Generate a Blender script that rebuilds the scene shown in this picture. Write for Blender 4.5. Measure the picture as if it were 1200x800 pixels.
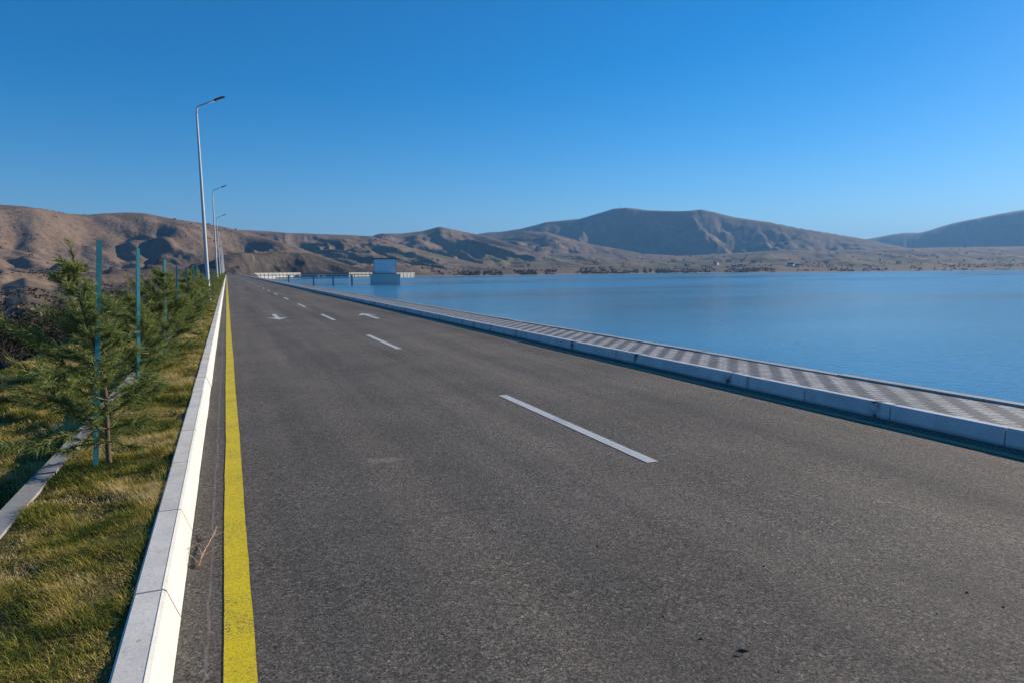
import bpy, math, random
import numpy as np
from mathutils import Vector, Matrix

# ------------------------------------------------------------------ camera, sky, sun, exposure
scene = bpy.context.scene
for o in list(bpy.data.objects): bpy.data.objects.remove(o)
COL = scene.collection
EYE = 1.65
FPX = 800.0                                   # focal length for a 1200 px wide frame
YAW, PITCH, ROLL = math.radians(22.56), math.radians(5.922), math.radians(0.318)
_s, _c = math.sin(YAW), math.cos(YAW)
FW = np.array([_s*math.cos(PITCH), _c*math.cos(PITCH), -math.sin(PITCH)])
_R = np.array([_c, -_s, 0.0]); _U = np.cross(_R, FW)
RT = _R*math.cos(ROLL) - _U*math.sin(ROLL)
UP = _U*math.cos(ROLL) + _R*math.sin(ROLL)
cd = bpy.data.cameras.new('camera'); cam = bpy.data.objects.new('camera', cd); COL.objects.link(cam)
cd.sensor_width = 36; cd.lens = 36*FPX/1200; cd.clip_start = 0.05; cd.clip_end = 40000
m = Matrix.Identity(4)
for i in range(3):
    m[i][0] = RT[i]; m[i][1] = UP[i]; m[i][2] = -FW[i]
m[0][3], m[1][3], m[2][3] = 0, 0, EYE
cam.matrix_world = m
scene.camera = cam

SUN_AZ, SUN_EL = math.radians(80), math.radians(20.5)      # clockwise from +Y (the road's direction)
w = bpy.data.worlds.new('World'); scene.world = w; w.use_nodes = True
nt = w.node_tree; nt.nodes.clear()
sky = nt.nodes.new('ShaderNodeTexSky'); sky.sky_type = 'NISHITA'; sky.sun_disc = False
sky.sun_elevation = SUN_EL; sky.sun_rotation = SUN_AZ
sky.air_density = 1.0; sky.dust_density = 0.25; sky.ozone_density = 5.0; sky.altitude = 900
hs = nt.nodes.new('ShaderNodeHueSaturation'); hs.inputs['Saturation'].default_value = 1.34
bg = nt.nodes.new('ShaderNodeBackground'); bg.inputs['Strength'].default_value = 0.104
wo = nt.nodes.new('ShaderNodeOutputWorld')
nt.links.new(sky.outputs[0], hs.inputs['Color']); nt.links.new(hs.outputs[0], bg.inputs['Color']); nt.links.new(bg.outputs[0], wo.inputs['Surface'])
sd = bpy.data.lights.new('sun', 'SUN'); sd.energy = 5.0; sd.angle = math.radians(0.5); sd.color = (1.0, 0.87, 0.70)
so = bpy.data.objects.new('sun', sd); COL.objects.link(so)
sdir = Vector((math.sin(SUN_AZ)*math.cos(SUN_EL), math.cos(SUN_AZ)*math.cos(SUN_EL), math.sin(SUN_EL)))
so.rotation_euler = sdir.to_track_quat('Z', 'Y').to_euler(); so.location = sdir*60
vs = scene.view_settings
vs.view_transform = 'Standard'; vs.look = 'None'; vs.gamma = 1; vs.use_curve_mapping = False
vs.exposure = 0.35
scene.render.engine = 'CYCLES'

WATER_Z = -6.0
rng = np.random.default_rng(7)
random.seed(7)

# ------------------------------------------------------------------ helpers
def pix(u, v):
    d = FW + RT*(u-600)/FPX + UP*(400-v)/FPX
    return d
def azte(u, v):                                # azimuth (clockwise from +Y) and tangent of elevation of a bearing
    d = pix(u, v)
    return math.atan2(d[0], d[1]), d[2]/math.hypot(d[0], d[1])

def tag(o, label=None, cat=None, group=None, kind=None):
    if label: o['label'] = label
    if cat: o['category'] = cat
    if group: o['group'] = group
    if kind: o['kind'] = kind
    return o
def empty(name, loc=(0,0,0), rz=0.0):
    o = bpy.data.objects.new(name, None); COL.objects.link(o); o.location = loc; o.rotation_euler = (0,0,rz)
    o.empty_display_size = 0.2
    return o
def copy_tree(o, parent=None):
    c = o.copy(); COL.objects.link(c)
    if parent is not None: c.parent = parent
    for ch in list(o.children): copy_tree(ch, c)
    return c

class MB:
    """collects faces for one mesh"""
    def __init__(s): s.v = []; s.f = []; s.smooth = []
    def poly(s, pts, faces, smooth=False):
        n = len(s.v); s.v += [tuple(p) for p in pts]
        for f in faces: s.f.append(tuple(i+n for i in f)); s.smooth.append(smooth)
    def box(s, x0, x1, y0, y1, z0, z1):
        s.poly([(x0,y0,z0),(x1,y0,z0),(x1,y1,z0),(x0,y1,z0),(x0,y0,z1),(x1,y0,z1),(x1,y1,z1),(x0,y1,z1)],
               [(3,2,1,0),(4,5,6,7),(0,1,5,4),(1,2,6,5),(2,3,7,6),(3,0,4,7)])
    def prism(s, prof, y0, y1, caps=True):      # profile in XZ swept along Y
        n = len(prof)
        pts = [(x,y0,z) for x,z in prof] + [(x,y1,z) for x,z in prof]
        fs = [(i,(i+1)%n,(i+1)%n+n,i+n) for i in range(n)]
        if caps: fs += [tuple(range(n))[::-1], tuple(range(n,2*n))]
        s.poly(pts, fs)
    def tube(s, path, radii, n=8, cap=True):
        path = [Vector(p) for p in path]; base = []
        ref = Vector((0.31,0.77,0.55))
        for i, p in enumerate(path):
            t = (path[min(i+1,len(path)-1)] - path[max(i-1,0)]).normalized()
            a = t.cross(ref).normalized(); b = t.cross(a)
            for k in range(n):
                q = 2*math.pi*k/n
                base.append(p + (a*math.cos(q)+b*math.sin(q))*radii[i])
        fs = []
        for i in range(len(path)-1):
            for k in range(n):
                fs.append((i*n+k, i*n+(k+1)%n, (i+1)*n+(k+1)%n, (i+1)*n+k))
        s.poly(base, fs, True)
        if cap:
            e = len(path)-1
            n0 = len(s.v)-len(base)
            s.f.append(tuple(n0+k for k in range(n))[::-1]); s.smooth.append(False)
            s.f.append(tuple(n0+e*n+k for k in range(n))); s.smooth.append(False)
    def build(s, name, mat, parent=None, loc=None):
        me = bpy.data.meshes.new(name); me.from_pydata(s.v, [], s.f); me.polygons.foreach_set('use_smooth', s.smooth)
        me.materials.append(mat); me.update()
        o = bpy.data.objects.new(name, me); COL.objects.link(o)
        if parent is not None: o.parent = parent
        if loc is not None: o.location = loc
        return o
def np_mesh(name, V, F, mat, parent=None, smooth=False, attr=None):
    """V (n,3); F (m,k) all of one arity"""
    me = bpy.data.meshes.new(name); V = np.asarray(V, np.float32); F = np.asarray(F, np.int32); k = F.shape[1]
    me.vertices.add(len(V)); me.vertices.foreach_set('co', V.ravel())
    me.loops.add(F.size); me.loops.foreach_set('vertex_index', F.ravel())
    me.polygons.add(len(F)); me.polygons.foreach_set('loop_start', np.arange(0, F.size, k, dtype=np.int32))
    me.polygons.foreach_set('loop_total', np.full(len(F), k, np.int32))
    me.polygons.foreach_set('use_smooth', np.full(len(F), smooth))
    if attr is not None:
        a = me.attributes.new('tint', 'FLOAT', 'POINT'); a.data.foreach_set('value', np.asarray(attr, np.float32))
    me.materials.append(mat); me.update(calc_edges=True)
    o = bpy.data.objects.new(name, me); COL.objects.link(o)
    if parent is not None: o.parent = parent
    return o

# numpy gradient noise
_perm = rng.permutation(512); _perm = np.concatenate([_perm]*3)
_ang = rng.uniform(0, 2*np.pi, 512); _gx, _gy = np.cos(_ang), np.sin(_ang)
def pn(x, y, seed=0):
    x = np.asarray(x, float)+seed*17.31; y = np.asarray(y, float)-seed*9.73
    xi = np.floor(x).astype(int); yi = np.floor(y).astype(int); fx, fy = x-xi, y-yi
    u = fx*fx*fx*(fx*(fx*6-15)+10); v = fy*fy*fy*(fy*(fy*6-15)+10)
    def g(ix, iy, dx, dy):
        h = _perm[(_perm[ix % 512] + iy) % 512]; return _gx[h]*dx + _gy[h]*dy
    a = g(xi,yi,fx,fy); b = g(xi+1,yi,fx-1,fy); c = g(xi,yi+1,fx,fy-1); d = g(xi+1,yi+1,fx-1,fy-1)
    return (a+(b-a)*u) + ((c+(d-c)*u)-(a+(b-a)*u))*v
def fbm(x, y, o=4, seed=0, gain=.5):
    s = 0; a = 1
    for i in range(o): s = s + a*pn(x, y, seed+i*3); x = x*2.03; y = y*2.03; a *= gain
    return s
def ridged(x, y, o=4, seed=0, gain=.5):
    s = 0; a = 1; t = 0
    for i in range(o):
        n = 1-np.abs(pn(x, y, seed+i*3))*1.9; s = s + a*n; t += a; x = x*2.1; y = y*2.1; a *= gain
    return s/t

# materials
class MT:
    def __init__(s, name, rough=.9, spec=.25):
        s.m = bpy.data.materials.new(name); s.m.use_nodes = True; s.t = s.m.node_tree; s.n = s.t.nodes
        s.b = s.n['Principled BSDF']; s.out = s.n['Material Output']
        s.b.inputs['Roughness'].default_value = rough; s.b.inputs['Specular IOR Level'].default_value = spec
        s.tc = s.n.new('ShaderNodeTexCoord')
    def ln(s, a, b): s.t.links.new(a, b)
    def map(s, scale=(1,1,1), loc=(0,0,0), rot=(0,0,0), src='Object'):
        n = s.n.new('ShaderNodeMapping'); s.ln(s.tc.outputs[src], n.inputs[0])
        n.inputs['Scale'].default_value = scale; n.inputs['Location'].default_value = loc; n.inputs['Rotation'].default_value = rot
        return n.outputs[0]
    def noise(s, scale, detail=3, rough=.55, vec=None, dist=0):
        n = s.n.new('ShaderNodeTexNoise'); n.inputs['Scale'].default_value = scale; n.inputs['Detail'].default_value = detail
        n.inputs['Roughness'].default_value = rough; n.inputs['Distortion'].default_value = dist
        s.ln(vec if vec is not None else s.tc.outputs['Object'], n.inputs['Vector']); return n.outputs['Fac']
    def voro(s, scale, vec=None, feature='F1', out='Distance', rnd=1):
        n = s.n.new('ShaderNodeTexVoronoi'); n.feature = feature; n.inputs['Scale'].default_value = scale; n.inputs['Randomness'].default_value = rnd
        s.ln(vec if vec is not None else s.tc.outputs['Object'], n.inputs['Vector']); return n.outputs[out]
    def ramp(s, fac, stops, interp='LINEAR'):
        n = s.n.new('ShaderNodeValToRGB'); s.ln(fac, n.inputs[0]); cr = n.color_ramp; cr.interpolation = interp
        while len(cr.elements) < len(stops): cr.elements.new(0.5)
        for e, (p, c) in zip(cr.elements, stops):
            e.position = p; e.color = (*(c if isinstance(c, tuple) else (c,c,c)), 1)
        return n.outputs['Color']
    def mix(s, fac, a, b, blend='MIX'):
        n = s.n.new('ShaderNodeMix'); n.data_type = 'RGBA'; n.blend_type = blend; n.clamp_factor = True
        for v, i in ((fac, 0), (a, 6), (b, 7)):
            if isinstance(v, (int, float)): n.inputs[i].default_value = v if i == 0 else (v,v,v,1)
            elif isinstance(v, tuple): n.inputs[i].default_value = (*v, 1)
            else: s.ln(v, n.inputs[i])
        return n.outputs[2]
    def math(s, op, a, b=0.0, c=None):
        n = s.n.new('ShaderNodeMath'); n.operation = op
        for v, i in ((a,0),(b,1),(c,2)):
            if v is None: continue
            if isinstance(v, (int, float)): n.inputs[i].default_value = v
            else: s.ln(v, n.inputs[i])
        return n.outputs[0]
    def xyz(s, src='Object'):
        n = s.n.new('ShaderNodeSeparateXYZ'); s.ln(s.tc.outputs[src], n.inputs[0]); return n.outputs
    def attr(s, name):
        n = s.n.new('ShaderNodeAttribute'); n.attribute_name = name; return n.outputs['Fac']
    def color(s, c):
        if isinstance(c, tuple): s.b.inputs['Base Color'].default_value = (*c, 1)
        else: s.ln(c, s.b.inputs['Base Color'])
    def bump(s, h, strength=.5, dist=.01):
        n = s.n.new('ShaderNodeBump'); n.inputs['Strength'].default_value = strength; n.inputs['Distance'].default_value = dist
        s.ln(h, n.inputs['Height'])
        if s.b.inputs['Normal'].is_linked: s.ln(s.b.inputs['Normal'].links[0].from_socket, n.inputs['Normal'])
        s.ln(n.outputs[0], s.b.inputs['Normal'])
    def range(s, v, a, b, c=0.0, d=1.0, smooth=False):
        n = s.n.new('ShaderNodeMapRange'); n.interpolation_type = 'SMOOTHSTEP' if smooth else 'LINEAR'
        s.ln(v, n.inputs[0]); 
        for i, x in zip((1,2,3,4), (a,b,c,d)): n.inputs[i].default_value = x
        return n.outputs[0]

def mat_asphalt():
    t = MT('asphalt', .85, .3)
    grain = t.noise(70, 4, .8); vor = t.voro(120, out='Color')
    stone = t.noise(230, 2, .6)
    sx_ = t.n.new('ShaderNodeSeparateColor'); t.ln(t.voro(62, out='Color'), sx_.inputs[0]); gr1 = sx_.outputs[0]
    sy_ = t.n.new('ShaderNodeSeparateColor'); t.ln(t.voro(125, out='Color'), sy_.inputs[0]); gr2 = sy_.outputs[1]
    lanes = t.noise(1.0, 4, .6, t.map((1.3, .05, 1)))          # long streaks left by traffic
    big = t.noise(.55, 4, .6)
    c = t.ramp(grain, [(.28,(.050,.045,.040)), (.46,(.120,.106,.088)), (.58,(.173,.153,.127)), (.72,(.315,.28,.235))])
    c = t.mix(t.range(stone, .62, .75), c, (.26,.245,.22))
    c = t.mix(.8, c, t.ramp(lanes, [(.3,(.62,.63,.65)), (.5,(1,.985,.96)), (.7,(1.5,1.40,1.27))]), 'MULTIPLY')
    c = t.mix(.7, c, t.ramp(big, [(.3,.72), (.5,1.0), (.72,1.28)]), 'MULTIPLY')
    c = t.mix(t.range(t.noise(1.6, 4, .65), .35, .65, .35, .85), c, t.ramp(gr1, [(0,.30), (.15,.62), (.5,1.0), (.85,1.35), (1,2.0)]), 'MULTIPLY')
    c = t.mix(.8, c, t.ramp(gr2, [(0,.5), (.5,1.0), (1,1.6)]), 'MULTIPLY')
    pit = t.voro(75, t.map((1,1,1)))
    c = t.mix(t.range(pit, .26, .12, 0, .75), c, (.022,.020,.018))
    # paving seam close to the kerb
    xx, yy_, zz_ = t.xyz()
    sm = t.math('ABSOLUTE', t.math('ADD', t.math('ADD', xx, .155), t.math('MULTIPLY', t.math('SUBTRACT', t.noise(1.3, 3, .6), .5), .05)))
    c = t.mix(t.math('MULTIPLY', t.range(sm, .010, .002), t.range(t.noise(6,3,.6), .35, .6, .15, .6)), c, (.30,.28,.25))
    # dried clay spilt on the surface
    x, y, z = t.xyz()
    def spot(px, py, rx, ry, col, c, sc=9, th=.42):
        d = t.math('ADD', t.math('POWER', t.math('DIVIDE', t.math('SUBTRACT', x, px), rx), 2), t.math('POWER', t.math('DIVIDE', t.math('SUBTRACT', y, py), ry), 2))
        f = t.math('SUBTRACT', t.noise(sc, 5, .7), t.math('MULTIPLY', d, .25))
        return t.mix(t.range(f, th, th+.16, 0, .75), c, col)
    c = spot(1.20, 5.86, .28, .16, (.30,.26,.19), c, 14, .36)
    c = spot(3.55, 4.1, .22, .12, (.24,.21,.17), c, 14, .42)
    c = spot(2.9, 3.4, .5, .3, (.16,.14,.12), c, 6, .44)
    c = spot(1.3, 3.9, .07, .05, (.3,.27,.23), c, 30, .4)
    t.color(c)
    h = t.math('ADD', t.math('ADD', grain, t.math('MULTIPLY', gr1, .35)), t.math('ADD', t.math('MULTIPLY', stone, .4), t.math('MULTIPLY', t.range(pit, .05, .3), .35)))
    t.bump(h, .9, .009)
    return t.m
def mat_paint(name, col, wear=.6, dirt=(.12,.11,.10)):
    t = MT(name, .6, .3)
    g = t.noise(95, 4, .75); b = t.noise(2.5, 4, .6)
    f = t.math('ADD', g, t.math('MULTIPLY', b, .35))
    c = t.mix(t.range(f, wear+.03, wear+.16), tuple(k*.82 for k in col), col)
    c = t.mix(t.range(f, wear-.02, wear-.09), c, dirt)
    c = t.mix(t.range(t.math('ADD', t.voro(55), t.math('MULTIPLY', b, -.35)), .0, -.07, 0, .9), c, dirt)
    c = t.mix(t.range(t.noise(14,4,.6), .45, .8, 0, .35), c, tuple(k*.62 for k in col))
    t.color(c); t.bump(g, .5, .004); return t.m
def mat_concrete(name, col, pits=.25, stain=None, rough=.88):
    t = MT(name, rough, .25)
    a = t.noise(3.0, 5, .6); b = t.noise(60, 3, .6); v = t.noise(26, 3, .7)
    lo = tuple(k*.78 for k in col); hi = tuple(min(k*1.15,1) for k in col)
    c = t.ramp(a, [(.3,lo), (.55,col), (.75,hi)])
    c = t.mix(.6, c, t.ramp(b, [(.3,.84), (.6,1.06)]), 'MULTIPLY')
    c = t.mix(t.range(v, .36, .28, 0, pits*2.4), c, tuple(k*.35 for k in col))
    if stain:
        s = t.noise(1.1, 5, .7, t.map((1,1,.25)))
        c = t.mix(t.range(s, .56, .74, 0, .85), c, stain)
    t.color(c); t.bump(t.math('ADD', b, v), .3, .004); return t.m
def mat_simple(name, col, rough=.5, spec=.4, metal=0, var=.15, scale=6):
    t = MT(name, rough, spec); t.b.inputs['Metallic'].default_value = metal
    n = t.noise(scale, 4, .6)
    t.color(t.ramp(n, [(.3,tuple(k*(1-var) for k in col)), (.7,tuple(min(1,k*(1+var)) for k in col))])); return t.m

# ------------------------------------------------------------------ terrain
def bearing_table(pts):
    A = [];  H = []; D = []
    for u, v, d in pts:
        a, te = azte(u, v); A.append(a); H.append(EYE + te*d); D.append(d)
    return np.array(A), np.array(H), np.array(D)
AZF = np.linspace(-1.2, 1.6, 5600)
def dense(A, V, k=9):
    y = np.interp(AZF, A, V); ker = np.hanning(2*k+1); ker /= ker.sum()
    return np.convolve(np.pad(y, k, 'edge'), ker, 'valid')
def us(u): return azte(u, 317)[0]
SHORE = ([us(u) for u in (200,258,266,290,310,350,450,520,600,740,890,1050,1200,1400,1800)],
         [430,430,430,640,830,880,900,950,1010,1300,1480,1900,2400,3300,5000])
SHD = dense(np.array(SHORE[0]), np.array(SHORE[1]), 30)
def layer(pts, base, p, lam, amp, seed, stretch=2.6, back=.35, zb=WATER_Z, gul=()):
    A, H, D = bearing_table(pts)
    Hd, Dd = dense(A, H), dense(A, D, 40)
    Bd = dense(np.array([us(u) for u, b in base]), np.array([b for u, b in base], float), 30)
    Dm = float(np.mean(D))
    def f(az, r, X, Y):
        R = np.interp(az, AZF, Dd); Hh = np.interp(az, AZF, Hd); S = np.interp(az, AZF, Bd)
        t = np.clip((r-S)/(R-S), 0, 1); rel = np.maximum(Hh-zb, 0)
        f0 = t**p; f0 = f0*(1.32-.32*f0)
        z = zb + rel*f0
        s = az*Dm
        wx = fbm(X/(lam*2.2), Y/(lam*2.2), 2, seed+50)*lam*.55
        wy = r/stretch + fbm(X/(lam*1.3), Y/(lam*1.3), 2, seed+80)*lam*.3
        g = ridged((s+wx + .35*r)/lam, wy/lam, 4, seed, .42)
        wgt = np.clip(t*4, 0, 1)*np.clip((1-t)*2.2, 0, 1)
        z = z - rel*f0*np.minimum(amp*(1-g)*2.6, .8)*np.clip((1-t)*2.4,0,1)
        for (ua, ta, ub, tb, wd, dep) in gul:              # a hollow running down the slope from (ua, ta) to (ub, tb), its right wall the steeper
            k = (t-tb)/(ta-tb); mid = (us(ub)+(us(ua)-us(ub))*k)*Dm + fbm(X/90, Y/90, 2, seed+91)*wd*.5
            q = s - mid; q = np.where(q > 0, q/(wd*.36), q/(wd*1.0))
            z = z - np.minimum(dep, .7*np.maximum(z-zb,0))*np.exp(-np.abs(q)**1.6)*np.clip((t-tb)*6+1,0,1)*np.clip((ta-t)*5+.6,0,1)*wgt
        z = z + fbm(X/60, Y/60, 4, seed+20)*rel*.028*np.clip(t*5,0,1)*np.clip((1-t)*4+.10,0,1)*1.6
        z = np.where(r > R, Hh-(r-R)*back, z)
        return np.where((rel <= 0.5) | (t <= 0), -60, z)
    return f
LAYERS = [
 # left hills
 layer([(-900,250,1200),(-400,225,1200),(-200,232,1150),(0,240,1150),(43,243,1150),(80,250,1200),(95,252,1250),(125,250,1250),(150,249,1250),(170,250,1250),(200,256,1250),(240,262,1250),(262,266,1250),(285,271,1250),(310,278,1200),(340,287,1150),(380,301,1080),(410,311,1020),(450,324,980),(480,345,950)],
       [(-900,300),(0,430),(150,520),(240,560),(266,600),(310,860),(480,900)], 0.78, 130, .30, 1, 3.4, zb=-8, gul=[(92,.93,30,.02,120,90),(20,.93,-30,.02,120,80),(150,.95,112,.1,62,55),(188,.94,158,.12,50,45),(262,.93,208,.05,90,75),(296,.80,272,.2,55,34)]),
 # mounds at the foot of the left hills
 layer([(-900,330,480),(-200,328,460),(-60,324,480),(0,336,430),(30,325,470),(62,338,400),(100,329,470),(140,340,420),(180,329,470),(215,338,460),(245,325,500),(275,335,520),(310,350,520)],
       [(-900,90),(0,105),(150,130),(230,240),(310,440)], .85, 55, .30, 12, 1.6, back=.02, zb=-11),
 # dark spur at the dam's far abutment
 layer([(180,334,700),(215,322,700),(240,310,720),(262,299,760),(285,295,800),(305,298,900),(325,293,960),(345,297,980),(362,296,1000),(385,304,1000),(410,311,980),(440,317,970),(470,322,960),(500,340,960)],
       [(180,470),(262,440),(275,470),(300,800),(330,880),(500,930)], .8, 75, .42, 2, 1.8, zb=-7),
 # middle hills
 layer([(150,300,2000),(220,275,2000),(262,270,2000),(285,269,2000),(300,270,2000),(320,271,2000),(340,273,2000),(370,274,2000),(400,275,2000),(435,277,2000),(450,281,1900),(480,290,1800),(520,300,1650),(560,309,1500),(600,316,1300),(640,335,1200)],
       [(150,900),(350,1000),(450,950),(520,1000),(640,1060)], 1.1, 170, .36, 3),
 layer([(380,300,2700),(420,282,2700),(445,274,2700),(470,274,2700),(495,271,2700),(515,266,2700),(530,269,2700),(545,272,2700),(570,277,2600),(600,286,2400),(630,296,2200),(660,306,2000),(690,314,1800),(720,335,1600)],
       [(380,1300),(520,1250),(600,1300),(720,1500)], 1.15, 190, .34, 4, gul=[(530,.8,490,.2,120,40),(480,.8,455,.3,80,25),(575,.8,545,.3,100,35)]),
 # spurs in front of the big mountain
 layer([(470,300,3300),(520,285,3300),(560,278,3300),(590,276,3300),(615,271,3300),(640,272,3200),(665,279,3100),(690,286,3000),(720,291,2900),(760,299,2700),(800,306,2500),(850,330,2300)],
       [(470,1500),(600,1500),(700,1700),(850,1900)], 1.2, 250, .26, 5, gul=[(632,.8,600,.2,120,45),(668,.8,640,.2,110,40),(710,.8,680,.2,120,40),(575,.8,548,.2,120,40)]),
 # big mountain
 layer([(470,300,4300),(530,282,4300),(560,274,4300),(572,272,4300),(590,271,4300),(610,268,4300),(640,260,4300),(680,256,4300),(700,250,4300),(720,244,4300),(735,243,4300),(760,246,4300),(795,247,4300),(808,246.5,4300),(822,245,4300),(840,249,4300),(860,254,4300),(880,257,4300),(900,260,4300),(940,268,4400),(970,273,4500),(1000,278,4600),(1030,284,4600),(1060,290,4500),(1120,300,4300),(1200,309,4200),(1300,330,4200)],
       [(470,2900),(640,3050),(730,3400),(790,3350),(830,3050),(900,3150),(1000,2800),(1300,3100)], 1.2, 520, .17, 6, 2.6, gul=[(770,.92,680,.1,360,110),(905,.92,820,.1,360,95),(985,.85,920,.2,260,60)]),
 # rolling fields below it
 layer([(480,318,2300),(560,308,2400),(600,302,2500),(650,297,2700),(700,296,2900),(760,298,3100),(800,300,3100),(860,297,3200),(920,293,3300),(980,294,3500),(1040,292,3800),(1100,290,4200),(1200,289,4600),(1400,288,5200),(1800,300,6000)],
       [(480,960),(600,1020),(740,1310),(890,1490),(1050,1910),(1200,2410),(1400,3310),(1800,5000)], 1.0, 330, .20, 7),
 # far right mountain
 layer([(930,296,7000),(980,285,7000),(1018,279,7000),(1030,277,7000),(1045,274,7000),(1060,272,7000),(1078,272,7000),(1090,269,7000),(1105,264,7000),(1120,260,7000),(1150,254,7000),(1180,248,7000),(1200,245,7000),(1260,236,7000),(1340,232,7000),(1500,240,7000),(1800,250,7000)],
       [(930,5000),(1200,5200),(1800,5600)], 1.35, 600, .2, 8, gul=[(1150,.85,1080,.2,500,120),(1230,.85,1160,.2,500,140)]),
]
AZ_ROAD_L = us(252); AZ_ROAD_R = us(268)
def terrain_z(X, Y):
    X = np.asarray(X, float); Y = np.asarray(Y, float)
    az = np.arctan2(X, Y); r = np.hypot(X, Y)
    S = np.interp(az, AZF, SHD)
    lake = np.where(r < S, WATER_Z-np.minimum((S-r)*.05, 6), WATER_Z+np.minimum((r-S)*.02, 12) + .25)
    valley = -9 + 2.6*fbm(X/45, Y/45, 3, 31) + .5*fbm(X/9, Y/9, 2, 35) + np.clip((r-150)/300, 0, 1)*3
    k = np.clip((az-AZ_ROAD_L)/(AZ_ROAD_R-AZ_ROAD_L), 0, 1); k = k*k*(3-2*k)
    k = np.where(X > 4, 1, k)
    z = valley*(1-k) + lake*k
    for f in LAYERS: z = np.maximum(z, f(az, r, X, Y))
    return z
azs = np.concatenate([np.linspace(-3.1, -.62, 70, endpoint=False), np.linspace(-.62, 1.35, 1500, endpoint=False), np.linspace(1.35, 3.15, 40)])
rs = np.concatenate([np.geomspace(3, 300, 70, endpoint=False), np.geomspace(300, 1300, 190, endpoint=False), np.geomspace(1300, 5000, 190, endpoint=False), np.geomspace(5000, 12000, 50)])
AA, RR = np.meshgrid(azs, rs, indexing='ij')
TX, TY = np.sin(AA)*RR, np.cos(AA)*RR
TZ = terrain_z(TX, TY)
na, nr = AA.shape
idx = np.arange(na*nr).reshape(na, nr)
TF = np.stack([idx[:-1,:-1], idx[:-1,1:], idx[1:,1:], idx[1:,:-1]], -1).reshape(-1, 4)

def mat_hills():
    t = MT('dry_hillside', .95, .1)
    big = t.noise(.0035, 5, .6); mid = t.noise(.02, 5, .62, None, .6); fine = t.noise(.16, 4, .65); dots = t.voro(.13, rnd=1)
    x, y, z = t.xyz()
    grass = t.ramp(mid, [(.3,(.145,.098,.070)), (.5,(.255,.178,.122)), (.68,(.38,.275,.18))])
    field = t.ramp(mid, [(.35,(.17,.155,.08)), (.6,(.30,.27,.15))])
    low = t.range(z, 75, 20, 0, 1, True)
    far = t.range(y, 1100, 1500)
    c = t.mix(t.math('MULTIPLY', t.math('MULTIPLY', low, far), t.range(big, .42, .56)), grass, field)
    scrub = t.math('ADD', t.math('MULTIPLY', big, .75), t.math('MULTIPLY', mid, .65))
    c = t.mix(t.range(scrub, .70, .86, 0, .75), c, (.070,.062,.050))
    c = t.mix(t.range(t.math('ADD', dots, t.math('MULTIPLY', mid, -.5)), .06, -.02, 0, .4), c, (.055,.050,.034))
    # grey brown thicket with the slope's shade tinted in, above the dam's far end
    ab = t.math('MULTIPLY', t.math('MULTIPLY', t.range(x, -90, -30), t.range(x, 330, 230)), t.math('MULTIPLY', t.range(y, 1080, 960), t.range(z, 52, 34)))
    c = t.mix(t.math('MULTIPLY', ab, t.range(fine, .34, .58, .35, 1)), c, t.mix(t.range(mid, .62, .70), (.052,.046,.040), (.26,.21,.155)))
    c = t.mix(.55, c, t.ramp(fine, [(.3,.58), (.55,1.0), (.75,1.28)]), 'MULTIPLY')
    # pale beach at the waterline
    sh = t.range(z, WATER_Z+2.2, WATER_Z+.6, 0, .7)
    c = t.mix(t.math('MULTIPLY', sh, t.range(y, 500, 700)), c, (.36,.30,.21))
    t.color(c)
    t.bump(t.math('ADD', t.math('MULTIPLY', fine, .5), mid), .9, 3.0)
    return t.m
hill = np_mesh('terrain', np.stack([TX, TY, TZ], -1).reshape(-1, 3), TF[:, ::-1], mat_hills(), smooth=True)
tag(hill, kind='structure')

# ------------------------------------------------------------------ air
hz = bpy.data.materials.new('air_haze'); hz.use_nodes = True; hn = hz.node_tree; hn.nodes.clear()
pvn = hn.nodes.new('ShaderNodeVolumePrincipled'); pvn.inputs['Color'].default_value = (.24,.55,1.0,1); pvn.inputs['Density'].default_value = 0.95e-4; pvn.inputs['Anisotropy'].default_value = 0.15
hn.links.new(pvn.outputs[0], hn.nodes.new('ShaderNodeOutputMaterial').inputs['Volume'])
hb = MB(); hb.box(-12300,12300,-12300,12300,-16,720); tag(hb.build('haze', hz), 'thin blue haze over the lake and the far hills', 'haze', kind='stuff')

# ------------------------------------------------------------------ water
def mat_water():
    t = MT('lake_water', .09, .5); t.b.inputs['IOR'].default_value = 1.33
    t.color((.06,.215,.34))
    a = t.noise(1.1, 4, .6, t.map((.7,1.2,1), rot=(0,0,.4))); b = t.noise(.09, 4, .6, t.map((1,.5,1), rot=(0,0,.4))); g = t.noise(.004, 4, .6, t.map((.35,1,1), rot=(0,0,-1.0)))
    t.ln(t.range(g, .40, .66, .10, .30), t.b.inputs['Roughness'])
    h = t.math('MULTIPLY', t.math('ADD', a, t.math('MULTIPLY', b, 2.0)), t.range(g, .36, .64, .25, 1.6))
    t.bump(h, 1.0, .085)
    return t.m
wm = MB()                              # the dam's axis is the lake's left bank
gx = np.concatenate([np.linspace(10, 400, 20, endpoint=False), np.geomspace(400, 10000, 50)]); gy = np.concatenate([-np.geomspace(2500, 60, 20), np.linspace(-40, 600, 33), np.geomspace(640, 6500, 60)])
A_, B_ = np.meshgrid(gx, gy, indexing='ij'); ii = np.arange(A_.size).reshape(A_.shape)
wm.poly(np.stack([A_, B_, A_*0+WATER_Z], -1).reshape(-1,3).tolist(), np.stack([ii[:-1,:-1], ii[1:,:-1], ii[1:,1:], ii[:-1,1:]], -1).reshape(-1,4).tolist())
tag(wm.build('water', mat_water()), kind='structure')

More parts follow.
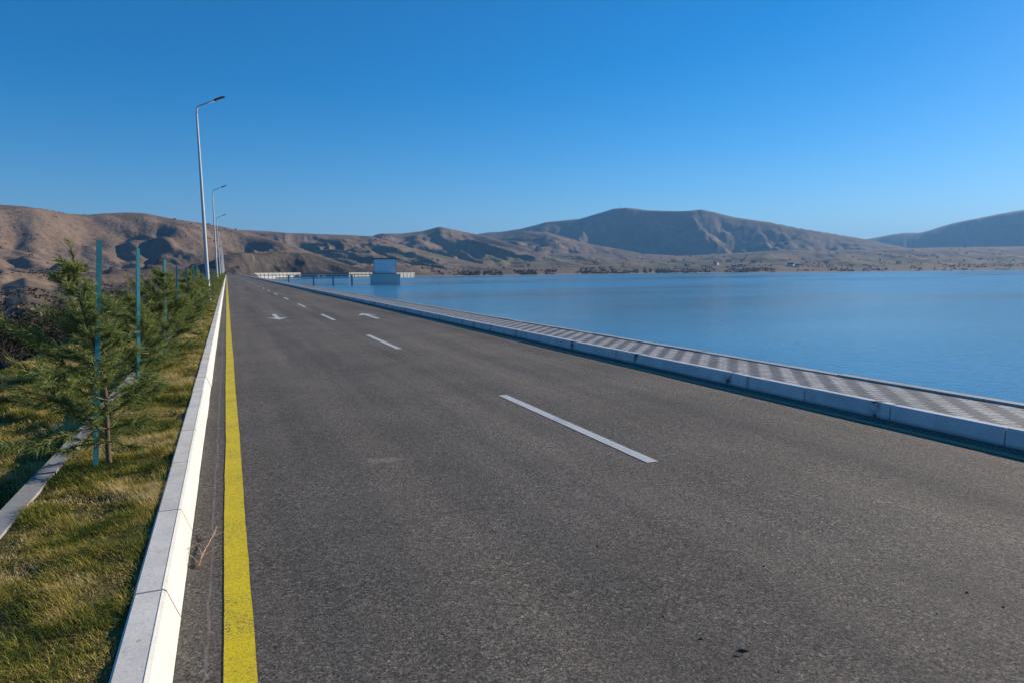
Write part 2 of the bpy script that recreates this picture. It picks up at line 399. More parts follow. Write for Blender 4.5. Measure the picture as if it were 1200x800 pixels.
# ------------------------------------------------------------------ dam embankment, road, verges, pavement
Y0, Y1 = -14.0, 402.0
XK0, XK1 = -.475, -.28                # left kerb
XR = 6.62                              # right kerb face
def mat_embank():
    t = MT('embankment_scrub', .95, .1)
    a = t.noise(.35, 5, .65); b = t.noise(4, 4, .65); c3 = t.noise(18, 3, .6)
    c = t.ramp(a, [(.3,(.055,.046,.030)), (.5,(.12,.098,.055)), (.7,(.20,.155,.085))])
    c = t.mix(t.range(b, .5, .7), c, (.075,.082,.030)); c = t.mix(.6, c, t.ramp(c3, [(.3,.45),(.7,1.25)]), 'MULTIPLY')
    t.color(c); t.bump(t.math('ADD', b, c3), .9, .12); return t.m
e = MB()
def embank_row(y):
    return [(-34,y,-13), (-3.75,y,-.16), (-1.5,y,-.25), (-1.3,y,-.05), (6.2,y,-.06), (8.0,y,-.05), (8.2,y,-.12), (30,y,-11)]
ys = np.linspace(-40, 470, 60)
for j in range(len(ys)-1):
    a, b = embank_row(ys[j]), embank_row(ys[j+1])
    for i in range(len(a)-1): e.poly([a[i], a[i+1], b[i+1], b[i]], [(0,1,2,3)])
tag(e.build('embankment', mat_embank()), kind='structure')

ASPH = mat_asphalt()
YEL = mat_paint('yellow_road_paint', (.92,.70,.016), .625)
YELD = mat_paint('shaded_yellow_paint', (.30,.275,.13), .56); WHT = mat_paint('white_road_paint', (.72,.72,.69), .60)  # right line's yellow is dulled in its colour for the kerb's shadow
r_ = MB(); r_.box(XK1+.005, XR-.004, Y0, Y1, -.05, 0.0); road = tag(r_.build('road', ASPH), kind='structure')
def strip(mb, x0, x1, y0, y1, z=.004, n=1):
    for i in range(n):
        a = y0+(y1-y0)*i/n; b = y0+(y1-y0)*(i+1)/n
        mb.poly([(x0,a,z),(x1,a,z),(x1,b,z),(x0,b,z)], [(0,1,2,3)])
def wavy_strip(x0, x1, y0, y1, z, step, amp, seed, fine_to=40):
    mb = MB(); ysl = (list(np.arange(y0, min(fine_to, y1), step)) if y0 < fine_to else [y0]) + (list(np.arange(max(fine_to, y0+6), y1, 6)) if y1 > fine_to else []) + [y1]
    ysl = np.array(ysl)
    l = x0 + amp*pn(ysl*3.1, 0*ysl+.3, seed) + .008*pn(ysl*.3, 0*ysl+.7, seed+3); r = x1 + amp*pn(ysl*2.7, 0*ysl+.6, seed+1) + .008*pn(ysl*.3, 0*ysl+.7, seed+3)
    P = [(x,y,z) for x, y in zip(l, ysl)] + [(x,y,z) for x, y in zip(r, ysl)]; n = len(ysl)
    mb.poly(P, [(i, i+n, i+n+1, i+1) for i in range(n-1)]); return mb
tag(wavy_strip(-.085, .045, Y0, Y1, .004, .05, .006, 1).build('edge_line', YEL, road), 'yellow edge line beside the left kerb')
tag(wavy_strip(6.27, 6.38, Y0, Y1, .004, .1, .006, 5).build('edge_line', YELD, road), 'shade-dulled yellow edge line under the right kerb')
for k in range(42):
    a = 8.35 + 9.45*k - 3.5
    wavy_strip(3.27, 3.385, a, a+3.5, .004, .05, .004, 9+k).build('lane_dash', WHT, road)
def arrow(cx, y0, s):                   # s=+1 points away from the camera
    mb = MB(); z = .004
    f = lambda x, y: (cx + x*s, y0 + y*s, z)
    mb.poly([f(-.075,-1.6), f(.075,-1.6), f(.075,.4), f(-.075,.4)], [(0,1,2,3)])
    mb.poly([f(-.34,.35), f(-.075,.55), f(0,1.35), f(-.13,.5)], [(0,1,2,3)])
    mb.v.clear(); mb.f.clear(); mb.smooth.clear()
    mb.poly([f(-.075,-1.7), f(.075,-1.7), f(.075,.62), f(.36,.30), f(0,1.55), f(-.36,.30), f(-.075,.62)], [(0,1,2,6),(2,3,4),(4,5,6),(2,4,6)])
    return mb
arrow(1.62, 26.4, -1).build('direction_arrow', WHT, road)
arrow(4.83, 25.5, 1).build('direction_arrow', WHT, road)

# left kerb: grey top, white painted face; blocks with open joints
KC = mat_concrete('kerb_concrete', (.80,.755,.655), .35)
KW = mat_paint('kerb_white_paint', (.76,.745,.66), .52, (.5,.5,.45))
kb = MB(); kw = MB()
yy = Y0+.72; L = 1.2; joint = .011
random.seed(3)
while yy < Y1:
    dx = random.uniform(-.003,.003); dz = random.uniform(-.003,.003); b = yy+L-joint
    if yy > 120: b = min(yy+24, Y1); 
    prof = [(XK1+dx,-.04),(XK1-.010+dx,.02+dz),(XK1-.056+dx,.140+dz),(XK1-.068+dx,.150+dz),(XK0+.012+dx,.150+dz),(XK0+dx,.138+dz),(XK0+dx,-.04)]
    kb.prism(prof, yy, b)
    sk = .0018
    pw = [(XK1+sk+dx,.0015),(XK1-.010+sk+dx,.02+dz+.001),(XK1-.056+sk+dx,.140+dz+sk),(XK1-.072+dx,.150+dz+sk)]
    for i in range(3):
        p, q = pw[i], pw[i+1]
        kw.poly([(p[0],yy,p[1]),(q[0],yy,q[1]),(q[0],b,q[1]),(p[0],b,p[1])], [(3,2,1,0)])
    yy = b+joint
kl = tag(kb.build('kerb', KC), kind='structure')
kw.build('painted_face', KW, kl)

# right kerb
def mat_kerb_right():
    t = MT('kerb_right_concrete', .85, .25)
    a = t.noise(3, 5, .6); x, y, z = t.xyz()
    c = t.ramp(a, [(.3,(.54,.54,.53)), (.7,(.72,.71,.69))])
    s = t.noise(1.6, 4, .7, t.map((1,1,.2)))
    c = t.mix(t.range(s, .60, .72, 0, .8), c, (.10,.10,.105))
    # dirt that runs down beside some joints
    q = t.math('ABSOLUTE', t.math('SUBTRACT', t.math('FRACT', t.math('DIVIDE', t.math('ADD', y, 14.0+t_off), 2.424)), .5))
    c = t.mix(t.math('MULTIPLY', t.range(q, .460, .495), t.range(t.noise(9,4,.7), .40, .58)), c, (.045,.045,.05))
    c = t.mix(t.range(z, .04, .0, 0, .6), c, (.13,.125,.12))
    t.color(c); t.bump(t.noise(50,3,.6), .25, .004); return t.m
t_off = 0.0
k2 = MB(); yy = Y0
while yy < Y1:
    dx = random.uniform(-.005,.005); dz = random.uniform(-.004,.004); b = yy+1.2-.012
    if yy > 140: b = min(yy+24, Y1)
    k2.prism([(XR+dx,-.04),(XR+.13+dx,-.04),(XR+.13+dx,.168+dz),(XR+.035+dx,.170+dz),(XR+.012+dx,.158+dz)][::-1], yy, b); yy = b+.012
KR = mat_kerb_right()
tag(k2.build('kerb', KR), kind='structure')
# paving: rows of small blocks, dark and light ones laid in slanting bands
def mat_paving():
    t = MT('paving_blocks', .8, .3)
    x, y, z = t.xyz()
    row = t.math('DIVIDE', t.math('SUBTRACT', x, 6.765), .09); ri = t.math('FLOOR', row); rf = t.math('FRACT', row)
    zig = t.math('MULTIPLY', t.math('PINGPONG', t.math('DIVIDE', y, .055), 1.0), .16)
    u = t.math('SUBTRACT', y, t.math('MULTIPLY', ri, .105))
    ph = t.math('FRACT', t.math('DIVIDE', u, .46))
    dark = t.math('LESS_THAN', ph, .5)
    bi = t.math('FLOOR', t.math('DIVIDE', u, .115)); bf = t.math('FRACT', t.math('DIVIDE', u, .115))
    cb = t.n.new('ShaderNodeCombineXYZ'); t.ln(ri, cb.inputs[0]); t.ln(bi, cb.inputs[1])
    wn = t.n.new('ShaderNodeTexWhiteNoise'); t.ln(cb.outputs[0], wn.inputs['Vector'])
    c = t.mix(dark, (.40,.405,.395), (.135,.15,.17))
    c = t.mix(.8, c, t.ramp(wn.outputs['Value'], [(0,.72),(1,1.28)]), 'MULTIPLY')
    j = t.math('MAXIMUM', t.math('GREATER_THAN', t.math('ADD', rf, zig), .95), t.math('GREATER_THAN', bf, .93))
    c = t.mix(j, c, (.10,.095,.085))
    c = t.mix(.5, c, t.ramp(t.noise(1.2,4,.6), [(.3,.75),(.7,1.2)]), 'MULTIPLY')
    t.color(c)
    t.bump(t.math('SUBTRACT', t.math('MULTIPLY', wn.outputs['Value'], .5), j), .8, .006); return t.m
pv = MB(); pv.box(XR+.134, 7.83, Y0, Y1, -.04, .158)
tag(pv.build('pavement', mat_paving()), kind='structure')
ed = MB(); yy = Y0
while yy < Y1:
    b = yy+1.0-.006 if yy < 100 else min(yy+25, Y1); dz = random.uniform(-.006,.006); dx = random.uniform(-.006,.006)
    ed.box(7.838+dx, 7.965+dx, yy, b, -.06, .178+dz); yy = b+.006
tag(ed.build('pavement_edging', mat_concrete('edging_concrete', (.50,.47,.42), .3)), kind='structure')

# left verge: soil under the grass, concrete edging
def mat_soil():
    t = MT('turf_soil', .95, .1)
    a = t.noise(2.2, 5, .6); b = t.noise(28, 4, .7)
    c = t.ramp(a, [(.3,(.070,.062,.022)), (.5,(.15,.125,.042)), (.7,(.24,.19,.07))])
    c = t.mix(.8, c, t.ramp(b, [(.3,.35),(.7,1.35)]), 'MULTIPLY'); t.color(c); t.bump(b, 1.0, .04); return t.m
SOIL = mat_soil()
def ground_sheet(name, x0, x1, z0, z1, amp, seed):
    xs = np.linspace(x0, x1, 14); ysl = np.concatenate([np.arange(Y0, 30, .12), np.arange(30, Y1+.1, 2.0)])
    A, B = np.meshgrid(xs, ysl, indexing='ij'); k = (A-x0)/(x1-x0)
    Z = z0+(z1-z0)*k + amp*fbm(A*1.7, B*1.7, 3, seed)
    ii = np.arange(A.size).reshape(A.shape)
    F = np.stack([ii[:-1,:-1], ii[1:,:-1], ii[1:,1:], ii[:-1,1:]], -1).reshape(-1,4)
    return tag(np_mesh(name, np.stack([A,B,Z],-1).reshape(-1,3), F, SOIL, smooth=True), kind='structure')
ground_sheet('verge_ground', -1.31, XK0-.004, .07, .128, .018, 41)
ground_sheet('lower_ground', -3.8, -1.45, -.09, -.12, .05, 42)
ve = MB(); yy = Y0+.4
while yy < Y1:
    b = yy+2.0-.01 if yy < 80 else min(yy+30, Y1); dx = random.uniform(-.008,.008)
    ve.box(-1.447+dx, -1.312+dx, yy, b, -.3, .095+random.uniform(-.004,.004)); yy = b+.01
tag(ve.build('verge_edging', mat_concrete('verge_edging_concrete', (.36,.35,.33), .3)), kind='structure')

# ------------------------------------------------------------------ grass
def mat_grass():
    t = MT('grass_blades', .75, .15)
    a = t.attr('tint')
    c = t.ramp(a, [(0,(.085,.125,.020)), (.3,(.25,.25,.042)), (.55,(.46,.37,.080)), (.8,(.62,.47,.15)), (1,(.72,.58,.28))])
    t.color(c)
    tr = t.n.new('ShaderNodeBsdfTranslucent'); t.ln(c, tr.inputs['Color']); mx = t.n.new('ShaderNodeMixShader'); mx.inputs[0].default_value = .3
    t.ln(t.b.outputs[0], mx.inputs[1]); t.ln(tr.outputs[0], mx.inputs[2]); t.ln(mx.outputs[0], t.out.inputs['Surface'])
    return t.m
def blades(x, y, z, length, width, lean, tint):
    n = len(x); h = rng.uniform(0, 2*np.pi, n)
    # combed by the wind a little towards the left
    dx, dy = np.cos(h)-.25, np.sin(h); q = np.hypot(dx,dy)+1e-6; dx /= q; dy /= q
    px, py = -dy*width*.5, dx*width*.5
    b = np.stack([x,y,z],-1)
    def at(k, up, out): return b + np.stack([dx*out*length, dy*out*length, up*length],-1)
    m1 = at(.5, np.sqrt(np.maximum(1-(lean*.6)**2,.05))*.55, lean*.38)
    tip = m1 + np.stack([dx*lean*length*.65, dy*lean*length*.65, length*(.5-lean*.48)],-1)
    P = np.stack([px,py,np.zeros(n)],-1)
    V = np.stack([b-P, b+P, m1+P*.75, m1-P*.75, tip], 1).reshape(-1,3)
    o = np.arange(n)*5
    F = np.concatenate([np.stack([o,o+1,o+2],-1), np.stack([o,o+2,o+3],-1), np.stack([o+3,o+2,o+4],-1)])
    return V, F, np.repeat(tint, 5)
def scatter(x0, x1, bands, zf):
    X = []; Y = []; Lm = []; W = []
    for (ya, yb, dens, ln, wd) in bands:
        n = int((x1-x0)*(yb-ya)*dens)
        X.append(rng.uniform(x0, x1, n)); Y.append(rng.uniform(ya, yb, n)); Lm.append(rng.uniform(.45, 1.25, n)*ln); W.append(rng.uniform(.7,1.4,n)*wd)
    X, Y, Lm, W = map(np.concatenate, (X, Y, Lm, W))
    clump = fbm(X*2.6, Y*2.6, 3, 61); keep = rng.uniform(0,1,len(X)) < np.clip(.72+clump*1.1, .12, 1)
    X, Y, Lm, W, clump = (q[keep] for q in (X, Y, Lm, W, clump))
    green = fbm(X*1.1, Y*1.1, 3, 66) + .6*fbm(X*5, Y*5, 2, 69)
    tint = np.clip(.44 - green*1.15 + rng.normal(0,.17,len(X)), 0, 1)
    Lm = Lm*np.clip(.85+clump*1.0, .4, 1.6)
    lean = np.clip(rng.normal(.80,.2,len(X)), .1, 1.02)
    return blades(X, Y, zf(X, Y), Lm, W, lean, tint)
def vz(X, Y): return .07+.058*(X+1.31)/.83 + .018*fbm(X*1.7, Y*1.7, 3, 41) - .004
def lz(X, Y): return -.09-.03*(X+3.8)/2.35 + .05*fbm(X*1.7, Y*1.7, 3, 42) - .004
GB = [(1.6,5,16000,.060,.0028), (5,9,11000,.066,.0038), (9,16,4200,.09,.006), (16,34,1500,.10,.011), (34,80,350,.12,.024), (80,200,60,.14,.06)]
parts = [scatter(-1.31, XK0-.01, GB, vz), scatter(-3.75, -1.46, [(3.5,9,5200,.10,.0042), (9,18,2600,.11,.007), (18,40,700,.12,.014), (40,100,140,.14,.035)], lz)]
V = np.concatenate([p[0] for p in parts]); off = np.cumsum([0]+[len(p[0]) for p in parts[:-1]])
F = np.concatenate([p[1]+o for p, o in zip(parts, off)]); T = np.concatenate([p[2] for p in parts])
tag(np_mesh('grass', V, F, mat_grass(), attr=T), 'short yellow green turf on the verge and beyond the left edging', 'grass', kind='stuff')

# ------------------------------------------------------------------ pine saplings and their stakes
def mat_needles():
    t = MT('pine_needles', .65, .25); a = t.attr('tint')
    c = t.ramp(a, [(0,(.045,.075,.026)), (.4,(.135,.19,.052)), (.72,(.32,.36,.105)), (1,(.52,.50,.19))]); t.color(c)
    tr = t.n.new('ShaderNodeBsdfTranslucent'); t.ln(c, tr.inputs['Color']); mx = t.n.new('ShaderNodeMixShader'); mx.inputs[0].default_value = .4
    t.ln(t.b.outputs[0], mx.inputs[1]); t.ln(tr.outputs[0], mx.inputs[2]); t.ln(mx.outputs[0], t.out.inputs['Surface']); return t.m
NEED = mat_needles(); BARK = mat_simple('sapling_bark', (.16,.115,.075), .9, .1, 0, .35, 30)
def unit(v): return v/(np.linalg.norm(v, axis=-1, keepdims=True)+1e-9)
def sapling_meshes(seed, h, lean, width=1.0, shoots=1.0):
    g = np.random.default_rng(seed); wood = MB()
    def tr(z): k = z/h; return np.array([lean[0]*k + .03*math.sin(k*7+seed), lean[1]*k + .03*math.cos(k*5+seed), z])
    zs = np.linspace(-.05, h, 14); wood.tube([tr(z) for z in zs], [.019*(1-.8*z/h)+.003 for z in zs], 7)
    seg = []                                                # needle carrying points: position, tangent, needle length, brightness
    def shoot(p, d, L, droop, wood_r, start=.0, nl=.085):
        n = max(4, int(L/.03)); P = [p]; d = unit(np.array(d, float))
        for i in range(n):
            d = unit(d + np.array([0,0,-droop/n]) + g.normal(0,.035,3)); P.append(P[-1]+d*L/n)
        if wood_r > .0016: wood.tube(P, [wood_r*(1-.75*i/n) for i in range(n+1)], 4, False)
        for i in range(int(start*n), n):
            seg.append((P[i], P[i+1], nl*(.8+.4*g.uniform()), i/n))
        return P
    z = .20; a = g.uniform(0,6.28)
    while z < h-.05:
        k = z/h; nb = 5 if k < .7 else 4
        for q in range(nb):
            if g.uniform() < .12: continue
            aa = a + q*6.283/nb + g.normal(0,.28)
            prof = (.62+.38*min(1,k/.25)) if k < .30 else max(.13, 1.0-.98*((k-.30)/.70)**.85)
            L = width*.74*prof*g.uniform(.62,1.22)*(1-.24*math.cos(aa))
            up = .28+.62*k + g.normal(0,.13)
            P = shoot(tr(z+g.uniform(-.03,.03)), np.array([math.cos(aa), math.sin(aa), up]), L, .30-.75*k if k > .2 else .45, .0075*(1-.6*k), .15, .080)
            for s in range(int((4+L*11)*shoots)):
                i = int(g.uniform(.15,.95)*(len(P)-1)); dd = unit(P[min(i+1,len(P)-1)]-P[max(i-1,0)])
                side = unit(np.cross(dd, [0,0,1]))*g.choice([-1,1])
                d2 = dd*.9 + side*g.uniform(.3,.75) + np.array([0,0,g.uniform(-.15,.45)])
                shoot(P[i], d2, L*g.uniform(.16,.40)+.05, -.05, .0025, .05, .072)
        a += 1.1; z += g.uniform(.095,.15)*(1.0 if k < .6 else .85)
    shoot(tr(h), np.array([lean[0]*.4,lean[1]*.4,1]), .17, 0, .004, 0, .070)
    for z in np.arange(h*.45, h, .03): seg.append((tr(z), tr(z+.03), .07, .6))
    A = np.array([s[0] for s in seg]); B = np.array([s[1] for s in seg]); NL = np.array([s[2] for s in seg]); FR = np.array([s[3] for s in seg])
    per = 8
    A, B, NL, FR = (np.repeat(q, per, 0) for q in (A, B, NL, FR)); n = len(A)
    base = A + (B-A)*g.uniform(0,1,(n,1)); tan = unit(B-A); rnd = g.normal(0,1,(n,3)); perp = unit(rnd - tan*np.sum(rnd*tan,-1,keepdims=True))
    d = unit(tan*g.uniform(.6,1.3,(n,1)) + perp*.62 + np.array([0,0,-.10])); L = (NL*g.uniform(.7,1.25,n))[:,None]
    wv = unit(np.cross(d, g.normal(0,1,(n,3))))*.0025
    V = np.stack([base-wv, base+wv, base+d*L*.6+wv*.8-np.array([0,0,.002]), base+d*L - np.array([0,0,.008])], 1).reshape(-1,3)
    o = np.arange(n)*4
    F = np.concatenate([np.stack([o,o+1,o+2],-1), np.stack([o,o+2,o+3],-1)])
    tint = np.clip(.22+.46*FR + g.normal(0,.16,n) + .25*(base[:,2]/h-.5), 0, 1)  # lit tips and crown top put into the needle tint
    return wood, V, F, np.repeat(tint,4)
def make_sapling(seed, h, lean, width, shoots=1.0):
    root = empty('pine_sapling'); wood, V, F, T = sapling_meshes(seed, h, lean, width, shoots)
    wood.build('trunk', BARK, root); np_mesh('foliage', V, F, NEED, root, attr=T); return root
STK = mat_simple('stake_green_paint', (.085,.36,.36), .45, .4, 0, .25, 25); WIRE = mat_simple('tie_wire', (.25,.22,.18), .6, .4)
def make_stake():
    root = empty('plant_stake'); b = MB(); t = .005; wd = .037
    b.poly([(0,0,-.15),(wd,0,-.15),(wd,t,-.15),(t,t,-.15),(t,wd,-.15),(0,wd,-.15), (0,0,1.88),(wd,0,1.88),(wd,t,1.88),(t,t,1.88),(t,wd,1.88),(0,wd,1.88)],
           [(i,(i+1)%6,(i+1)%6+6,i+6) for i in range(6)] + [(0,5,4,3,2,1),(6,7,8,9,10,11)])
    b.build('angle_bar', STK, root)
    w_ = MB(); ringp = [(.05+.11*math.cos(q)*.8, .02+.05*math.sin(q), .62+.01*math.sin(2*q)) for q in np.linspace(0, 2*math.pi, 14)]
    w_.tube(ringp, [.004]*14, 5, False); w_.build('tie', WIRE, root); return root
protos = [make_sapling(11, 1.70, (-.16,.02), .96, .62), make_sapling(22, 1.62, (-.08,.08), 1.08), make_sapling(37, 1.50, (.04,-.05), 1.08), make_sapling(53, 1.60, (-.06,.05), 1.05), make_sapling(71, 1.40, (.03,.06), 1.05)]
stake0 = make_stake()
near_lab = ['nearest staked pine sapling, its thin trunk leaning left, by the concrete edging', 'second staked pine sapling from the camera, right behind the nearest one',
            'third pine sapling along the verge, bushy and overlapping the second', 'fourth pine sapling along the verge, just ahead of the third', 'fifth pine sapling along the verge, its top just above the hedge-like row']
near_st = ['nearest green angle stake, tied to the leaning sapling, its foot in plain view', 'second green stake from the camera, tilted to the left',
           'third green stake from the camera, its bare top above the foliage', 'fourth green stake from the camera, close beside the third', 'fifth green stake from the camera, mostly sunk in foliage']
random.seed(12)
YT = [6.29]; 
while YT[-1] < 330: YT.append(YT[-1] + random.uniform(3.2,3.9))
LAMP_Y = [39.6+39.5*k for k in range(9)]
ns = 0
for i, y in enumerate(YT):
    y = 9.7 if i == 1 else y
    if i < len(protos): o = protos[i]
    else: o = copy_tree(protos[random.choice([1,2,3,4])])
    o.location = (-.92 if i == 0 else -1.10+random.uniform(-.07,.07), y, .05)
    if i > 0: o.rotation_euler = (0,0,random.uniform(-.7,.7)); s = random.uniform(.85,1.1); o.scale = (s,s,s*random.uniform(.9,1.05))
    tag(o, near_lab[i] if i < 5 else ('pine sapling in the dense middle stretch of the staked row, short of the first lamp' if y < 38 else 'small pine sapling far down the staked row beyond the first street lamp'), 'sapling', 'pine saplings staked along the left verge')
    st = stake0 if i == 0 else copy_tree(stake0)
    st.location = (-1.065 if i == 0 else (-1.10 if i == 1 else o.location.x+.02), y-.04+ (0 if i == 0 else random.uniform(-.1,.1)), .03)
    tilt = (0.0, .072, .25) if i == 0 else ((.02,.045,.4) if i == 1 else (random.uniform(-.04,.04), random.uniform(-.01,.06), random.uniform(-.3,.6)))
    st.rotation_euler = tilt
    if i > 0: st.scale = (1,1,1.02 if i == 1 else random.uniform(.90,1.02))
    tag(st, near_st[i] if i < 5 else ('green stake in the dense middle stretch of the sapling row, short of the first lamp' if y < 38 else 'small green stake far down the sapling row beyond the first street lamp'), 'stake', 'green stakes along the left verge')

# ------------------------------------------------------------------ street lamps
POLE = mat_simple('lamp_pole_paint', (.62,.63,.62), .45, .4, 0, .08, 3); HEADM = mat_simple('lamp_head_grey', (.10,.11,.13), .4, .4); LENS = mat_simple('lamp_lens', (.55,.56,.55), .25, .5)
def make_lamp():
    root = empty('street_lamp')
    b = MB(); zz = np.linspace(0, 9.75, 12); b.tube([(0,0,z) for z in zz], [.105-.058*z/9.75 for z in zz], 14); b.build('pole', POLE, root)
    p = MB(); p.tube([(0,0,0),(0,0,.03)], [.20,.20], 12); p.tube([(0,0,.03),(0,0,.55)], [.122,.118], 12)
    for k in range(4): q = math.pi/4+k*math.pi/2; p.tube([(.15*math.cos(q),.15*math.sin(q),.03),(.15*math.cos(q),.15*math.sin(q),.075)], [.016,.016], 6)
    p.build('base_plate', POLE, root)
    a = MB(); path = [(0,0,9.70),(.01,0,9.92),(.06,0,10.06),(.18,0,10.14),(.50,0,10.28),(.92,0,10.46)]; a.tube(path, [.047,.045,.042,.040,.038,.036], 10); a.build('arm', POLE, root)
    h = MB(); pr = [(-.05,.0),(.02,.045),(.42,.05),(.56,.02),(.58,-.005),(.55,-.03),(.02,-.035)]
    ca, sa = math.cos(.40), math.sin(.40)
    P = []
    for sgn, sc in ((-1,1),(1,1)):
        for x, z in pr: P.append((0.87 + x*ca - z*sa, sgn*(.13 if .0 < x < .5 else .085), 10.44 + x*sa + z*ca))
    n = len(pr); h.poly(P, [(i,(i+1)%n,(i+1)%n+n,i+n) for i in range(n)]+[tuple(range(n))[::-1], tuple(range(n,2*n))])
    hd = h.build('lamp_head', HEADM, root)
    l = MB(); c0 = lambda x, y, z: (0.87+x*ca-z*sa, y, 10.44+x*sa+z*ca)
    l.poly([c0(.1,-.10,-.043),(c0(.48,-.10,-.043)),c0(.48,.10,-.043),c0(.1,.10,-.043),c0(.1,-.10,-.037),(c0(.48,-.10,-.037)),c0(.48,.10,-.037),c0(.1,.10,-.037)], [(0,3,2,1),(4,5,6,7),(0,1,5,4),(1,2,6,5),(2,3,7,6),(3,0,4,7)])
    l.build('lens', LENS, hd); return root
lamp0 = make_lamp()
lab = ['nearest tall grey street lamp with a flat head, its arm reaching over the road', 'second street lamp along the verge, about half as tall in view as the nearest', 'third street lamp along the verge, its head just above the hill line']
for i, y in enumerate(LAMP_Y):
    o = lamp0 if i == 0 else copy_tree(lamp0)
    o.location = (-.92, y, .03); o.rotation_euler = (0, -.012+random.uniform(-.006,.006), random.uniform(-.04,.04)); 
    tag(o, lab[i] if i < 3 else 'one of the thin far street lamps closely lined up where the road vanishes', 'street lamp', 'street lamps along the left verge')

# ------------------------------------------------------------------ bushes below the left edge
TWIG = mat_simple('bare_twigs', (.15,.105,.085), .9, .1, 0, .3, 8); DKL = mat_simple('dark_bush_leaf', (.05,.055,.025), .8, .2, 0, .4, 3)
def make_bush(seed, leafy):
    g = np.random.default_rng(seed); root = empty('leafy_bush' if leafy else 'bare_bush'); wood = MB(); tips = []
    for s in range(13):
        a = g.uniform(0,6.28); sp = g.uniform(.15,.85); d = unit(np.array([math.cos(a)*sp, math.sin(a)*sp, 1.0])); p = np.array([math.cos(a)*.06, math.sin(a)*.06, -.05]); P = [p]
        L = g.uniform(.7,1.35)
        for k in range(7): d = unit(d+g.normal(0,.13,3)); P.append(P[-1]+d*L/7)
        wood.tube(P, [.014*(1-.85*k/7) for k in range(8)], 4, False)
        for q in range(9):
            i = g.integers(2,8); d2 = unit(unit(P[i]-P[i-1])+g.normal(0,.5,3)); Q = [P[i]]
            for k in range(4): d2 = unit(d2+g.normal(0,.2,3)+[0,0,.05]); Q.append(Q[-1]+d2*.09)
            wood.tube(Q, [.005,.004,.003,.002,.0015], 3, False); tips += Q[1:]
            for k in range(3):
                d3 = unit(d2+g.normal(0,.6,3)); wood.tube([Q[2+k%2], Q[2+k%2]+d3*.16], [.0028,.001], 3, False); tips.append(Q[2]+d3*.12)
    wood.build('branches', TWIG, root)
    if leafy:
        tips = np.array(tips); n = len(tips)*5; c = np.repeat(tips,5,0)+g.normal(0,.05,(n,3)); a = unit(g.normal(0,1,(n,3)))*.035; b = unit(np.cross(a, g.normal(0,1,(n,3))))*.016
        Vv = np.stack([c-a, c+b, c+a, c-b],1).reshape(-1,3); np_mesh('leaves', Vv, np.arange(4*n).reshape(-1,4), DKL, root)
    return root
bp = [make_bush(1,False), make_bush(2,True), make_bush(3,False), make_bush(4,True)]
spots = [(-4.6,11.5,1.0),(-5.2,13.2,1.2),(-4.3,14.5,.8),(-5.8,15.5,1.3),(-4.9,17.3,1.1),(-6.3,18.8,1.4),(-5.0,20.5,1.1),(-7.2,21.5,1.5),(-5.4,24.0,1.2),(-6.8,26.5,1.5),(-5.0,28.5,1.1),(-8.5,29.0,1.7),(-6.0,32,1.3),(-7.6,36,1.6),(-5.4,38,1.2),(-9.5,40,1.9),(-6.5,46,1.5),(-5.3,53,1.3),(-8,60,1.7),(-6,70,1.5)]
for i, (x, y, s) in enumerate(spots):
    o = bp[i] if i < 4 else copy_tree(bp[(i*7+1) % 4])
    z = -.10 + (x+3.75)*12.9/30.25
    o.location = (x, y, z); o.scale = (s*1.15,s*1.15,s*.85); o.rotation_euler = (0,0,i*1.9)
    leafy = len(o.children) > 1
    tag(o, ('dark leafy bush' if leafy else 'bare brown twiggy bush') + ' on the shaded slope below the left grass, behind the saplings', 'bush', 'bushes on the slope left of the verge')

# valley and hillside scrub: too many to count
def clumps(P, size, seed):
    g = np.random.default_rng(seed); n = len(P); k = 11
    c = np.repeat(P, k, 0) ; s = np.repeat(size, k)[:,None]
    th = g.uniform(0,6.28,n*k); zz = g.uniform(.1,1,n*k); rr = np.sqrt(1-(zz-.45)**2*1.6)*.55
    c = c + np.stack([np.cos(th)*rr, np.sin(th)*rr, zz*.85],-1)*s
    a = unit(g.normal(0,1,(n*k,3)))*s*.36; b = unit(np.cross(a, g.normal(0,1,(n*k,3))))*s*.30
    V = np.stack([c-a, c+b, c+a*.8, c-b],1).reshape(-1,3); return V, np.arange(4*n*k).reshape(-1,4)
def mat_scrub():
    t = MT('scrub_leaf', .9, .1); a = t.attr('tint'); t.color(t.ramp(a, [(0,(.045,.040,.028)),(.5,(.090,.070,.048)),(1,(.17,.125,.085))])); return t.m
def scrub(azr, rr, n, seed, size, thr, zmin=-99):
    g = np.random.default_rng(seed); az = g.uniform(*azr, n); r = np.exp(g.uniform(math.log(rr[0]), math.log(rr[1]), n))
    X, Y = np.sin(az)*r, np.cos(az)*r; Z = terrain_z(X, Y)
    k = (fbm(X/140, Y/140, 3, seed+5)+.5*fbm(X/30, Y/30, 2, seed+9) > thr) & (Z > zmin) & ~((X > -32) & (X < 40) & (Y < 480))
    X, Y, Z = X[k], Y[k], Z[k]; s = g.uniform(.6,1.4,len(X))*size*(1+.0006*np.hypot(X,Y))
    return np.stack([X,Y,Z-.1*s],-1), s
sc = [scrub((us(-60),us(270)), (60,500), 1500, 3, 1.0, .06), scrub((us(-60),us(480)), (400,1300), 1300, 4, 1.4, .16, WATER_Z+1.0), scrub((us(440),us(1240)), (900,4200), 1500, 5, 2.0, .16, WATER_Z+.8)]
